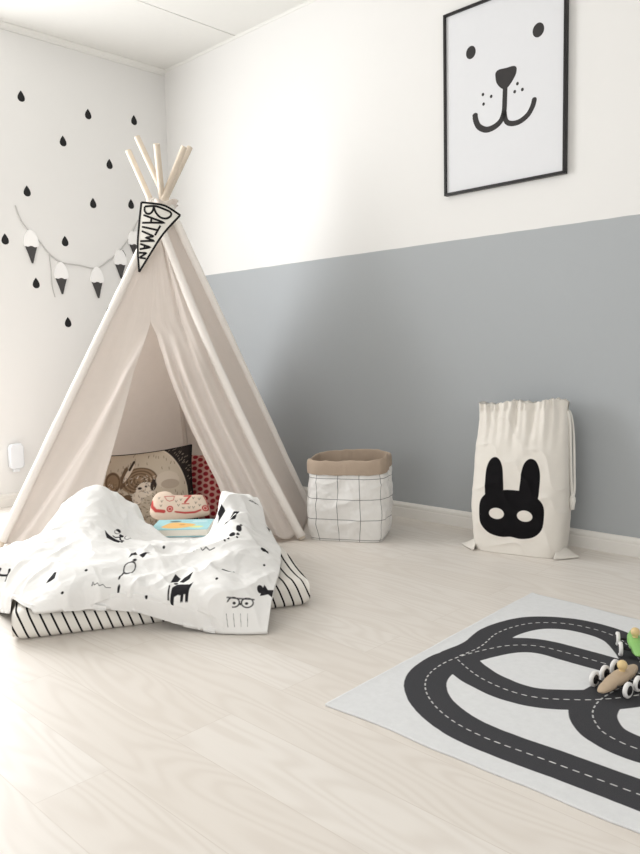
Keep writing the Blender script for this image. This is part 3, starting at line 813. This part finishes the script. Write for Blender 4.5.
# red dotted cushion
V, F, X, Y, lp = pillow(.38, .33, .12, 140)
c = paint(X.shape, srgb(206, 160, 150))
for i in range(-7, 8):
    for j in range(-6, 7):
        put(c, sd_ell(X, Y, (i*.030+.004*(j % 2), j*.029+(i % 2)*.0145), (.0128, .0105), .2*((i*7+j*3) % 5-2)), srgb(150, 34, 46), .0015)
cc = np.concatenate([c.reshape(-1, 4), np.tile(srgb(150, 40, 50), (X.size, 1))])
o = mk('cushion', V, F, coloured('red_dots'), attrs={'col': ('FLOAT_COLOR', cc)}, matrix=lean((1.175, -.60, .160), RGT, .30))
tag(o, 'red spotted cushion behind the right tent flap', 'cushion')

# car-shaped cushion, cream with red print
OUT = [(125,215),(132,180),(152,150),(178,138),(205,134),(235,142),(262,160),(330,164),(400,162),(440,166),(460,198),(476,238),(480,268),(470,288),(400,300),(300,312),(220,312),(160,306),(128,284),(120,250)]
k_ = .00068
ol = np.array([((x-300)*k_, (225-y)*k_) for x, y in OUT]); ol = catmull_closed(ol, 120)
rings = np.linspace(0, 1, 46)[1:]
pts = [np.array([[0, 0, 0]])]
Vf = [(0., 0., .034)]; 
for rr_ in rings:
    for p in ol: Vf.append((p[0]*rr_, p[1]*rr_, .034*math.sqrt(max(0, 1-rr_**4))))
nF = len(Vf); Vb = [(x, y, -z) for x, y, z in Vf]
n = 120
def fan(off, flip):
    f = [(off, off+1+i, off+1+(i+1) % n) for i in range(n)]
    for r_ in range(len(rings)-1):
        a0 = off+1+r_*n; a1 = a0+n
        f += [(a0+i, a1+i, a1+(i+1) % n, a0+(i+1) % n) for i in range(n)]
    return [x[::-1] for x in f] if flip else f
V = np.array(Vf+Vb); F = fan(0, True)+fan(nF, False)
X, Y = V[:, 0], V[:, 1]
q = lambda x, y: ((x-300)*k_, (225-y)*k_)
c = paint(X.shape, srgb(224, 204, 186)); red = srgb(186, 74, 70)
put(c, sd_line(X, Y, [q(132, 205), q(140, 240), q(165, 268), q(215, 276)], .0068), red)
put(c, sd_line(X, Y, [q(285, 280), q(340, 286), q(400, 282), q(432, 270)], .0034), red)
put(c, sd_line(X, Y, [q(440, 172), q(460, 205), q(472, 240)], .0022), red)
put(c, sd_line(X, Y, [q(265, 168), q(345, 172), q(425, 170)], .0010), red)
for w_ in ((250, 262), (458, 256)):
    put(c, sd_ell(X, Y, q(*w_), (.0135, .0135)), red); put(c, np.abs(sd_ell(X, Y, q(*w_), (.007, .007)))-.0012, srgb(224, 190, 178))
put(c, np.abs(sd_poly(X, Y, [q(212, 182), q(272, 182), q(268, 206), q(245, 214), q(228, 206)]))-.0014, red)
put(c, sd_line(X, Y, [q(330, 180), q(368, 180), q(338, 222)], .0042), red); put(c, sd_line(X, Y, [q(322, 232), q(362, 232)], .002), red)
for tx_, ty_ in ((180, 190), (198, 212), (285, 215), (300, 240), (312, 205), (385, 195), (402, 225), (420, 200), (365, 255), (330, 258), (195, 240), (425, 240), (390, 255)):
    put(c, sd_line(X, Y, [q(tx_-6, ty_-6), q(tx_, ty_+6), q(tx_+6, ty_-6)], .0010), srgb(92, 84, 70))
c[V[:, 2] < 0] = srgb(196, 176, 156)
o = mk('car_cushion', V, F, coloured('car_print'), attrs={'col': ('FLOAT_COLOR', c)}, matrix=lean((1.50, -1.06, .185), RGT, .55))
tag(o, 'small cream car-shaped cushion with red outlines leaning on the duvet', 'cushion')

# picture book
BK = thing('book', 'thick blue children book with an orange picture lying on the duvet', 'book', Matrix.Translation((1.672, -1.172, .1235)) @ Matrix.Rotation(math.radians(44), 4, 'Z'))
bw, bh, bt = .215, .165, .030
b = MB(); b.box((-bw/2+.003, -bh/2+.003, .003), (bw/2-.003, bh/2-.003, bt-.003)); b.build('pages', M['pages'], BK, smooth=False)
n = 80; t = np.linspace(-.5, .5, n); X, Y = np.meshgrid(t*bw, t*bh, indexing='ij')
c = paint(X.shape, srgb(166, 214, 220))
put(c, sd_poly(X, Y, catmull_closed([(-.07, -.05), (-.02, -.07), (.035, -.045), (.05, -.005), (.015, .015), (-.02, .03), (-.05, .025), (-.065, -.01)], 40)), srgb(236, 190, 120), .002)
put(c, sd_ell(X, Y, (-.035, .045), (.022, .012)), srgb(70, 110, 120), .002); put(c, sd_ell(X, Y, (.06, -.045), (.026, .016)), srgb(220, 226, 150), .002)
put(c, sd_ell(X, Y, (.06, .045), (.03, .018)), srgb(196, 228, 232), .002); put(c, sd_ell(X, Y, (.0, -.01), (.012, .008)), srgb(206, 150, 90), .002)
V = np.concatenate([np.stack([X, Y, X*0+bt], -1).reshape(-1, 3), np.stack([X, Y, X*0+bt-.0028], -1).reshape(-1, 3)]); n2 = n*n
F = grid_faces(n, n)+grid_faces(n, n, n2, flip=True)
for ids in (np.arange(n)*n, (n-1)*n+np.arange(n), (np.arange(n)*n+n-1)[::-1], np.arange(n)[::-1]):
    ids = ids.tolist(); F += [(b_, a, a+n2, b_+n2) for a, b_ in zip(ids[:-1], ids[1:])]
mk('cover', V, F, coloured('book_cover', .4), BK, smooth=False, attrs={'col': ('FLOAT_COLOR', np.tile(c.reshape(-1, 4), (2, 1)))})
M['cover_blue'] = plain('cover_blue', srgb(150, 196, 204), .4, .4)
b = MB(); b.box((-bw/2, -bh/2, 0), (bw/2, bh/2, .0028)); b.box((-bw/2, -bh/2, .0029), (-bw/2+.0028, bh/2, bt-.003)); b.build('back_cover', M['cover_blue'], BK, smooth=False)

# ------------------------------------------------------------------ paper storage bag
def superell(th, w, d, p):
    c, s = np.cos(th), np.sin(th)
    return w/2*np.sign(c)*np.abs(c)**(2/p), d/2*np.sign(s)*np.abs(s)**(2/p)
def even_theta(w, d, p, n):
    th = np.linspace(0, 2*math.pi, 6001); x, y = superell(th, w, d, p)
    s = np.concatenate([[0], np.cumsum(np.hypot(np.diff(x), np.diff(y)))])
    return np.interp(np.linspace(0, s[-1], n, endpoint=False), s, th), s[-1]
ang = math.atan2(.14, .255)
PW, PD = .310, .235
e1 = np.array([math.cos(ang), math.sin(ang)]); e2 = np.array([-e1[1], e1[0]])
front_left = np.array([1.795, -.612]); pc = front_left+e1*PW/2+e2*PD/2
PB = thing('paper_bag', 'white paper storage bag with black grid lines and rolled kraft rim beside the tent', 'storage bag',
           Matrix.Translation((pc[0], pc[1], 0)) @ Matrix.Rotation(ang, 4, 'Z'))
def mat_grid():
    t = NT('white_grid_paper'); s = t.n('ShaderNodeSeparateXYZ'); t.l(t.attr('pc').outputs['Vector'], s.inputs[0]); o = t.obj()
    fs = []
    for k in (0, 1):
        f = t.math('ABSOLUTE', t.math('SUBTRACT', t.math('FRACT', t.math('DIVIDE', s.outputs[k], .0865)), .5))
        fs.append(t.edge(t.math('SUBTRACT', f, .013), .004))
    t.base(t.mix(t.math('MAXIMUM', fs[0], fs[1]), srgb(238, 236, 233), srgb(92, 90, 92)))
    t.rough(.42, .45); t.bump(t.noise(14, 3, .6, o), .25, .006)
    return t.mat
nt, nz = 360, 110
th, perim = even_theta(PW, PD, 7, nt)
zs = np.linspace(0, .303, nz)
TH, ZG = np.meshgrid(th, zs, indexing='ij')
ss = np.linspace(0, perim, nt, endpoint=False)
SS = np.repeat(ss[:, None], nz, 1)
q = ZG/.315
wf = 1+.115*np.sin(math.pi*np.clip(q*.92, 0, 1))**.8+.03*q; df = 1+.10*np.sin(math.pi*q)+.02*q
p_ = 7-3.6*q**.8
X, Y = superell(TH, PW, PD, 7); th3, _ = even_theta(PW, PD, 3.2, nt); X3, Y3 = superell(np.repeat(th3[:, None], nz, 1), PW, PD, 3.2)
k = sstep(0, .8, q)*.75
X = (X*(1-k)+X3*k)*wf; Y = (Y*(1-k)+Y3*k)*df
cr = (fbm(SS*16, ZG*14, 21)-.5)*.020+(ridge(SS*12+ZG*5, ZG*9-SS*4, 23)**3)*.007
amp = sstep(0, .12, q)
rad = np.stack([X, Y], -1); rn = rad/(np.linalg.norm(rad, axis=-1)[..., None]+1e-9)
X = X+rn[..., 0]*cr*amp; Y = Y+rn[..., 1]*cr*amp
# align the printed lines: an even lattice along the front face
PCa = np.stack([SS+.0, ZG+.035, ZG*0], -1)
V = np.stack([X, Y, ZG+.001], -1).reshape(-1, 3)
F = grid_faces(nt, nz, wrap=True)+[tuple((i*nz) for i in range(nt))[::-1]]
solidify(mk('bag_body', V, F, mat_grid(), PB, attrs={'pc': ('FLOAT_VECTOR', PCa.reshape(-1, 3))}), .0012, -1)
# kraft cuff: outer turn-down, rim, inner lining
prof = [(1.030, .288), (1.036, .296), (1.040, .315), (1.036, .334), (1.015, .347), (.985, .350), (.965, .343), (.955, .32), (.95, .27), (.94, .15), (.92, .04)]
pr = catmull([(a, z) for a, z in prof], 44)
Xq, Yq = superell(even_theta(PW, PD, 4.0, nt)[0], PW, PD, 4.0)
V = np.zeros((nt, 44, 3))
for j, (a, z) in enumerate(pr):
    rim = np.clip((z-.25)/.08, 0, 1)
    wob = .020*(fbm(ss*14, np.full(nt, 3.0), 31)-.5)+.026*(fbm(ss*24, np.full(nt, a*9), 33)-.5)
    kf = 1.072+wob*1.6
    V[:, j, 0] = Xq*a*kf; V[:, j, 1] = Yq*a*kf*1.02; V[:, j, 2] = z+rim*.020*(fbm(ss*11, np.full(nt, 1.0), 35)-.5)+.010*rim*np.sin(ss*7)*.6
    if z < .2: V[:, j, :2] *= .97
solidify(mk('rolled_rim', V.reshape(-1, 3), grid_faces(nt, 44, wrap=True), M['kraft'], PB), .0018)['label'] = 'brown kraft paper rim'

# ------------------------------------------------------------------ drawstring bag
bang = math.atan2(.068, .284)
bx = np.array([math.cos(bang), math.sin(bang)]); by = np.array([-bx[1], bx[0]])
BW, BD, BHt = .362, .20, .585
bc = np.array([2.439, -.311])-bx*.042+bx*BW/2+by*(BD/2+.004)
LB = thing('drawstring_bag', 'cream canvas drawstring bag with a black eared mask print against the grey wall', 'bag',
           Matrix.Translation((bc[0], bc[1], 0)) @ Matrix.Rotation(bang, 4, 'Z'))
nt, nz = 420, 260
th, _ = even_theta(BW, BD, 4, nt)
zq = np.linspace(0, 1, nz)
TH, Q = np.meshgrid(th, zq, indexing='ij')
w = np.interp(Q, [0, .06, .3, .6, .85, .93, 1], [.93, .965, 1.03, 1.02, .98, .955, .97]); d = np.interp(Q, [0, .1, .35, .6, .85, .95, 1], [1, 1.02, 1.05, .92, .62, .46, .44])
X4, Y4 = superell(TH, BW, BD, 4.5); X2, Y2 = superell(TH, BW, BD, 2.6)
k = sstep(.05, .9, Q)
X = (X4*(1-k)+X2*k)*w; Y = (Y4*(1-k)+Y2*k)*d
ft = np.arctan2(np.sin(TH), np.cos(TH))
gath = sstep(.62, 1, Q)
pl_ = (.010*np.sin(X*72+1.2*np.sin(X*21))+.005*np.sin(X*190+2))*gath
ruf = sstep(.93, .97, Q)*(.0035*np.sin(X*300+2*np.sin(X*60)))
wr = .012*(fbm(X*7+5, Q*5, 41)-.5)+.007*(ridge(X*11+Q*2, Q*7-X*3, 43)**3-.2)
front = np.where(Y < 0, -1, 1)
Y = Y+front*(pl_*.9+ruf+wr*sstep(0, .1, Q))+.035*Q**2
X = X+.006*(fbm(Y*9, Q*7, 45)-.5)
Z = BHt*Q-.006*sstep(.9, 1, Q)*np.sin(X*40)-.010*sstep(.8, 1, Q)*(X/BW*2)*-1
Z = Z+sstep(.96, 1, Q)*.0025*np.sin(X*210)+.001
# print on the front face only: a plain rabbit-eared mask
mx0 = -.010; S_ = 1.0
Xm, Zm = (X-mx0)/1.13, Z
earL = [(-.084,.205),(-.094,.270),(-.092,.330),(-.078,.366),(-.056,.374),(-.038,.352),(-.030,.300),(-.030,.220)]
sm = lambda a: [tuple(p) for p in catmull_closed(a, 60)]
head = [(-.112,.160),(-.108,.205),(-.082,.236),(-.04,.250),(0,.253),(.04,.250),(.082,.236),(.108,.205),(.112,.160),(.106,.112),(.078,.078),(.035,.066),(0,.070),(-.035,.066),(-.078,.078),(-.106,.112)]
dm = sd_poly(Xm, Zm, sm(head))
for s_ in (-1, 1):
    dm = np.minimum(dm, sd_poly(Xm*s_, Zm, sm(earL)))
for s_ in (-1, 1):
    dm = np.maximum(dm, -sd_ell(Xm, Zm, (s_*.049, .158), (.026, .022), 0))
dm = np.where(Y < 0.0, dm, .05)
V = np.stack([X, Y, Z], -1).reshape(-1, 3)
F = grid_faces(nt, nz, wrap=True)+[tuple(i*nz for i in range(nt))[::-1]]
# gathered mouth folds inward
base_top = np.arange(nt)*nz+nz-1
ring0 = V[base_top]; ctr = ring0.mean(0)
extra = [ctr+(ring0-ctr)*np.array([.97, .55, 1])-np.array([0, 0, .010]), ctr+(ring0-ctr)*np.array([.85, .2, 1])-np.array([0, 0, .03])]
off = len(V); V = np.concatenate([V]+extra); prev = base_top.tolist()
for e in range(2):
    cur = list(range(off+e*nt, off+(e+1)*nt))
    F += [(prev[i], prev[(i+1) % nt], cur[(i+1) % nt], cur[i]) for i in range(nt)]; prev = cur
F.append(tuple(prev))
dm = np.concatenate([dm.reshape(-1), np.full(2*nt, .05)])
mk('bag_body', V, F, cloth_print('canvas_with_mask', srgb(236, 231, 223), srgb(24, 23, 25), w=.001), LB, attrs={'ink': ('FLOAT', dm)})
# flat triangular corners of the boxed bottom
for s_ in (-1, 1):
    n = 16; V = []
    for i in range(n):
        t_ = i/(n-1)
        for j in range(n):
            v_ = (j/(n-1))*2-1
            half = BD*.46*(1-t_)**.9+.003
            x_ = s_*(BW*.43+t_*.076); y_ = -.02+v_*half-.015*t_
            z_ = .004+.040*(1-abs(v_)**1.6)*(1-t_)**1.3
            V.append((x_, y_, z_))
    b = MB(); b.add(V, grid_faces(n, n, flip=(s_ < 0)))
    solidify(b.build('bottom_corner', M['bag_canvas'], LB), .004)
# drawstring: channel rim + loop hanging at the right
b = MB()
rx = BW*.475-.012
p1 = [(rx-.01, .03, .555), (rx+.012, .028, .548), (rx+.022, .022, .50), (rx+.026, .016, .42), (rx+.030, .010, .33), (rx+.034, .006, .255), (rx+.036, .004, .222)]
p2 = [(rx-.01, .045, .558), (rx+.016, .046, .545), (rx+.030, .040, .48), (rx+.036, .030, .40), (rx+.040, .022, .31), (rx+.042, .014, .25), (rx+.038, .008, .215)]
for p in (p1, p2): b.tube(catmull(p, 50), .0052, 10)
b.tube([(rx+.037, .006, .232), (rx+.037, .006, .222), (rx+.037, .006, .208), (rx+.037, .006, .190), (rx+.037, .006, .176)], [.006, .012, .013, .009, .008], 12)
b.build('drawstring', M['white_cotton'], LB)

# ------------------------------------------------------------------ road rug
c00, c01, c10, c11 = np.array([2.893, -1.657]), np.array([2.858, -.651]), np.array([3.92, -1.628]), np.array([3.92, -.715])
nx, ny = 360, 330
U, Vr = np.meshgrid(np.linspace(0, 1, nx), np.linspace(0, 1, ny), indexing='ij')
P = (c00*((1-U)*(1-Vr))[..., None]+c01*((1-U)*Vr)[..., None]+c10*(U*(1-Vr))[..., None]+c11*(U*Vr)[..., None])
X = P[..., 0]+.006*(fbm(Vr*5, U*0+1, 90)-.5)*(1-U); Y = P[..., 1]+.012*(fbm(U*6, Vr*0+2, 91)-.5)*np.abs(2*Vr-1)
rd = {}
A_ = [(3.80,-1.53),(3.549,-1.536),(3.391,-1.541),(3.226,-1.546),(3.122,-1.521),(3.037,-1.468),(2.984,-1.400),(2.964,-1.325),(2.968,-1.245),(2.995,-1.155),(3.034,-1.080),(3.091,-1.040),(3.174,-1.034),(3.305,-1.034),(3.5,-1.03),(3.62,-1.0),(3.72,-.93)]
U_ = [(2.966,-1.24),(2.975,-1.146),(2.957,-1.033),(2.972,-.940),(3.008,-.878),(3.077,-.836),(3.164,-.830),(3.225,-.850),(3.274,-.895),(3.318,-.95),(3.36,-1.02)]
L_ = [(2.969,-1.25),(3.035,-1.289),(3.093,-1.313),(3.168,-1.325),(3.236,-1.312),(3.308,-1.262),(3.356,-1.212),(3.398,-1.149),(3.43,-1.08),(3.46,-1.03)]
O_ = [(3.35,-1.14),(3.342,-1.229),(3.352,-1.291),(3.377,-1.336),(3.418,-1.372),(3.488,-1.385),(3.57,-1.36),(3.62,-1.29),(3.60,-1.21),(3.53,-1.16),(3.45,-1.14)]
road = np.full(X.shape, .1); dash = np.full(X.shape, .1)
for pts in (A_, U_, L_, O_):
    C_ = catmull(pts, 140)
    dd = sd_line(X, Y, C_[::2].tolist(), .050); road = np.minimum(road, dd)
    s = np.concatenate([[0], np.cumsum(np.linalg.norm(np.diff(C_, axis=0), axis=1))])
    for s0 in np.arange(.01, s[-1]-.02, .0235):
        pa = [np.interp(s0, s, C_[:, k]) for k in (0, 1)]; pb = [np.interp(s0+.0115, s, C_[:, k]) for k in (0, 1)]
        m = (np.abs(X-pa[0]) < .03) & (np.abs(Y-pa[1]) < .03)
        if m.any(): dash[m] = np.minimum(dash[m], sd_line(X[m], Y[m], [pa, pb], .0017))
road = road+.003*(fbm(X*22, Y*22, 95)-.5)
zt = .0042+.003*np.clip(fbm(X*5, Y*5, 97)-.45, 0, 1)+.0018*np.exp(-((U-.0)/.015)**2)
V = np.concatenate([np.stack([X, Y, zt], -1).reshape(-1, 3), np.stack([X, Y, zt*0+.0006], -1).reshape(-1, 3)]); n2 = nx*ny
F = grid_faces(nx, ny)+grid_faces(nx, ny, n2, flip=True)
for ids in (np.arange(nx)*ny, (nx-1)*ny+np.arange(ny), (np.arange(nx)*ny+ny-1)[::-1], np.arange(ny)[::-1]):
    ids = ids.tolist(); F += [(b_, a, a+n2, b_+n2) for a, b_ in zip(ids[:-1], ids[1:])]
def mat_rug():
    t = NT('rug_cotton'); g = t.n('ShaderNodeNewGeometry').outputs['Position']
    n = t.noise(60, 4, .7, g); f = t.noise(500, 2, .7, g)
    light = t.mix(n, srgb(220, 221, 222), srgb(236, 237, 238)); dark = t.mix(f, srgb(58, 58, 61), srgb(80, 80, 83))
    b1 = t.mix(t.edge(t.attr('road').outputs['Fac'], .0012), light, dark)
    t.base(t.mix(t.edge(t.attr('dash').outputs['Fac'], .0008), b1, srgb(226, 226, 224)))
    t.rough(.95, .1); t.bump(f, .5, .0015); return t.mat
o = mk('rug', V, F, mat_rug(), attrs={'road': ('FLOAT', np.concatenate([road.ravel(), np.full(n2, .1)])), 'dash': ('FLOAT', np.concatenate([dash.ravel(), np.full(n2, .1)]))})
tag(o, 'pale grey play rug printed with looping dark roads on the wooden floor', 'rug')

# ------------------------------------------------------------------ toy racing cars
def wheel(parent, x, y, r, side):
    R_ = Matrix.Rotation(math.pi/2, 4, 'X')
    Mw = Matrix.Translation((x, y, r)) @ R_
    b = MB(); prof = [(r*.60, -.0042), (r*.86, -.0050), (r*.97, -.0034), (r, 0), (r*.97, .0034), (r*.86, .0050), (r*.60, .0042)]
    b.rev(prof, 28, M=Mw); w_ = b.build('wheel', M['tyre_white'], parent); w_['label'] = 'white tyre'
    sharp(w_, 60)
    b = MB(); b.rev([(.001, -.0060), (r*.56, -.0058), (r*.62, -.0040), (r*.62, .0040), (r*.56, .0058), (.001, .0060)], 24, M=Mw)
    h_ = b.build('hub', M['hub_black'], w_); h_['label'] = 'black hub'; sharp(h_, 60)
def toy_car(label, loc, heading, body_mat, axles, L=.150, wr=.0185, track=.036, head_x=-.012, group=None):
    T_ = thing('toy_racing_car', label, 'toy car', Matrix.Translation(loc) @ Matrix.Rotation(heading, 4, 'Z'))
    # body: lofted along x, nose at +x
    xs = np.linspace(0, 1, 44); n = 28; V = []
    for t_ in xs:
        x_ = L*.5-L*t_
        hw_ = np.interp(t_, [0, .03, .12, .35, .6, .8, .93, 1], [.002, .0075, .0125, .0175, .0195, .0170, .0120, .0085])
        zt_ = np.interp(t_, [0, .03, .15, .4, .6, .8, 1], [.017, .021, .027, .034, .036, .036, .033])
        zb_ = np.interp(t_, [0, .05, .2, .8, 1], [.016, .012, .0095, .0105, .016])
        for q_ in range(n):
            a = 2*math.pi*q_/n; c_, s_ = math.cos(a), math.sin(a)
            V.append((x_, hw_*np.sign(c_)*abs(c_)**.8, (zt_+zb_)/2+(zt_-zb_)/2*np.sign(s_)*abs(s_)**.8))
    F = grid_faces(44, n)+[(i*n+n-1, (i+1)*n+n-1, (i+1)*n, i*n) for i in range(43)]+[tuple(range(n))[::-1], tuple(43*n+q_ for q_ in range(n))]
    mk('body', V, F, body_mat, T_)
    b = MB(); b.rev([(.0065, .030), (.0072, .036), (.0065, .0385)]+[(.0118*math.cos(a), .049+.0118*math.sin(a)) for a in np.linspace(-.95, math.pi/2-.02, 14)], 24, M=Matrix.Translation((head_x, 0, 0)))
    b.build('driver', M['wood_head'], T_)['label'] = 'round pale wooden driver head'
    for ax in axles:
        b = MB(); b.tube([(ax, -track, wr), (ax, track, wr)], .0028, 8); b.build('axle', M['hub_black'], T_)
        for s_ in (-1, 1): wheel(T_, ax, s_*track, wr, s_)
    return T_
toy_car('natural wood toy racing car with white wheels on the road rug', (3.348, -1.154, .0068), math.radians(-95), M['wood_toy'], (.030, -.018, -.066), L=.165, head_x=-.022, track=.041)
toy_car('green toy racing car with round wooden driver at the rug edge', (3.297, -.918, .0068), math.radians(-62), M['green_toy'], (.035, -.035), L=.14, head_x=-.012, track=.040)

# ------------------------------------------------------------------ daylight, added fill lamps, world, camera
def area(name, loc, rot, sx, sy, power, col):
    l = bpy.data.lights.new(name, 'AREA'); l.shape = 'RECTANGLE'; l.size = sx; l.size_y = sy; l.energy = power; l.color = col
    o = bpy.data.objects.new(name, l); COL.objects.link(o); o.location = loc; o.rotation_euler = rot; return o
area('daylight_left_window', (-.03, (WY0+WY1)/2, (WZ0+WZ1)/2), (0, math.radians(-90), 0), WZ1-WZ0-.1, WY1-WY0-.1, 76, (.98, .99, 1))
area('added_fill_rear', ((BX0+BX1)/2, RY-.03, 1.45), (math.radians(90), 0, 0), BX1-BX0-.1, 1.6, 19, (.98, .99, 1))  # fill lamp added behind the camera, softer than the left window
area('added_fill_far', (RX+.03, (FY0+FY1)/2, 1.45), (0, math.radians(90), 0), 1.4, FY1-FY0-.1, 15, (.98, .99, 1))  # added lamp that lifts the tent front and left wall
w = bpy.data.worlds.new('sky'); SC.world = w; w.use_nodes = True
w.node_tree.nodes['Background'].inputs[0].default_value = (1, .99, .97, 1); w.node_tree.nodes['Background'].inputs[1].default_value = 1.0

FPX, YAW, PITCH, ROLL = 752.602, math.radians(44.3226), math.radians(5.72526), math.radians(-1.29466)
cy_, sy_ = math.cos(YAW), math.sin(YAW)
fw_ = Vector((-sy_*math.cos(PITCH), cy_*math.cos(PITCH), -math.sin(PITCH))); r0 = Vector((cy_, sy_, 0)); u0 = r0.cross(fw_)
rr_ = r0*math.cos(ROLL)+u0*math.sin(ROLL); uu_ = -r0*math.sin(ROLL)+u0*math.cos(ROLL)
cam = bpy.data.cameras.new('camera'); co = bpy.data.objects.new('camera', cam); COL.objects.link(co)
Mc = Matrix((rr_, uu_, -fw_)).transposed().to_4x4(); Mc.translation = (4.03603, -2.82661, .80); co.matrix_world = Mc
cam.sensor_fit = 'HORIZONTAL'; cam.sensor_width = 36; cam.lens = FPX/640*36; cam.clip_start = .05
SC.camera = co
SC.view_settings.view_transform = 'Standard'; SC.view_settings.look = 'None'; SC.view_settings.exposure = -.20; SC.view_settings.gamma = 1
SC.view_settings.use_curve_mapping = False
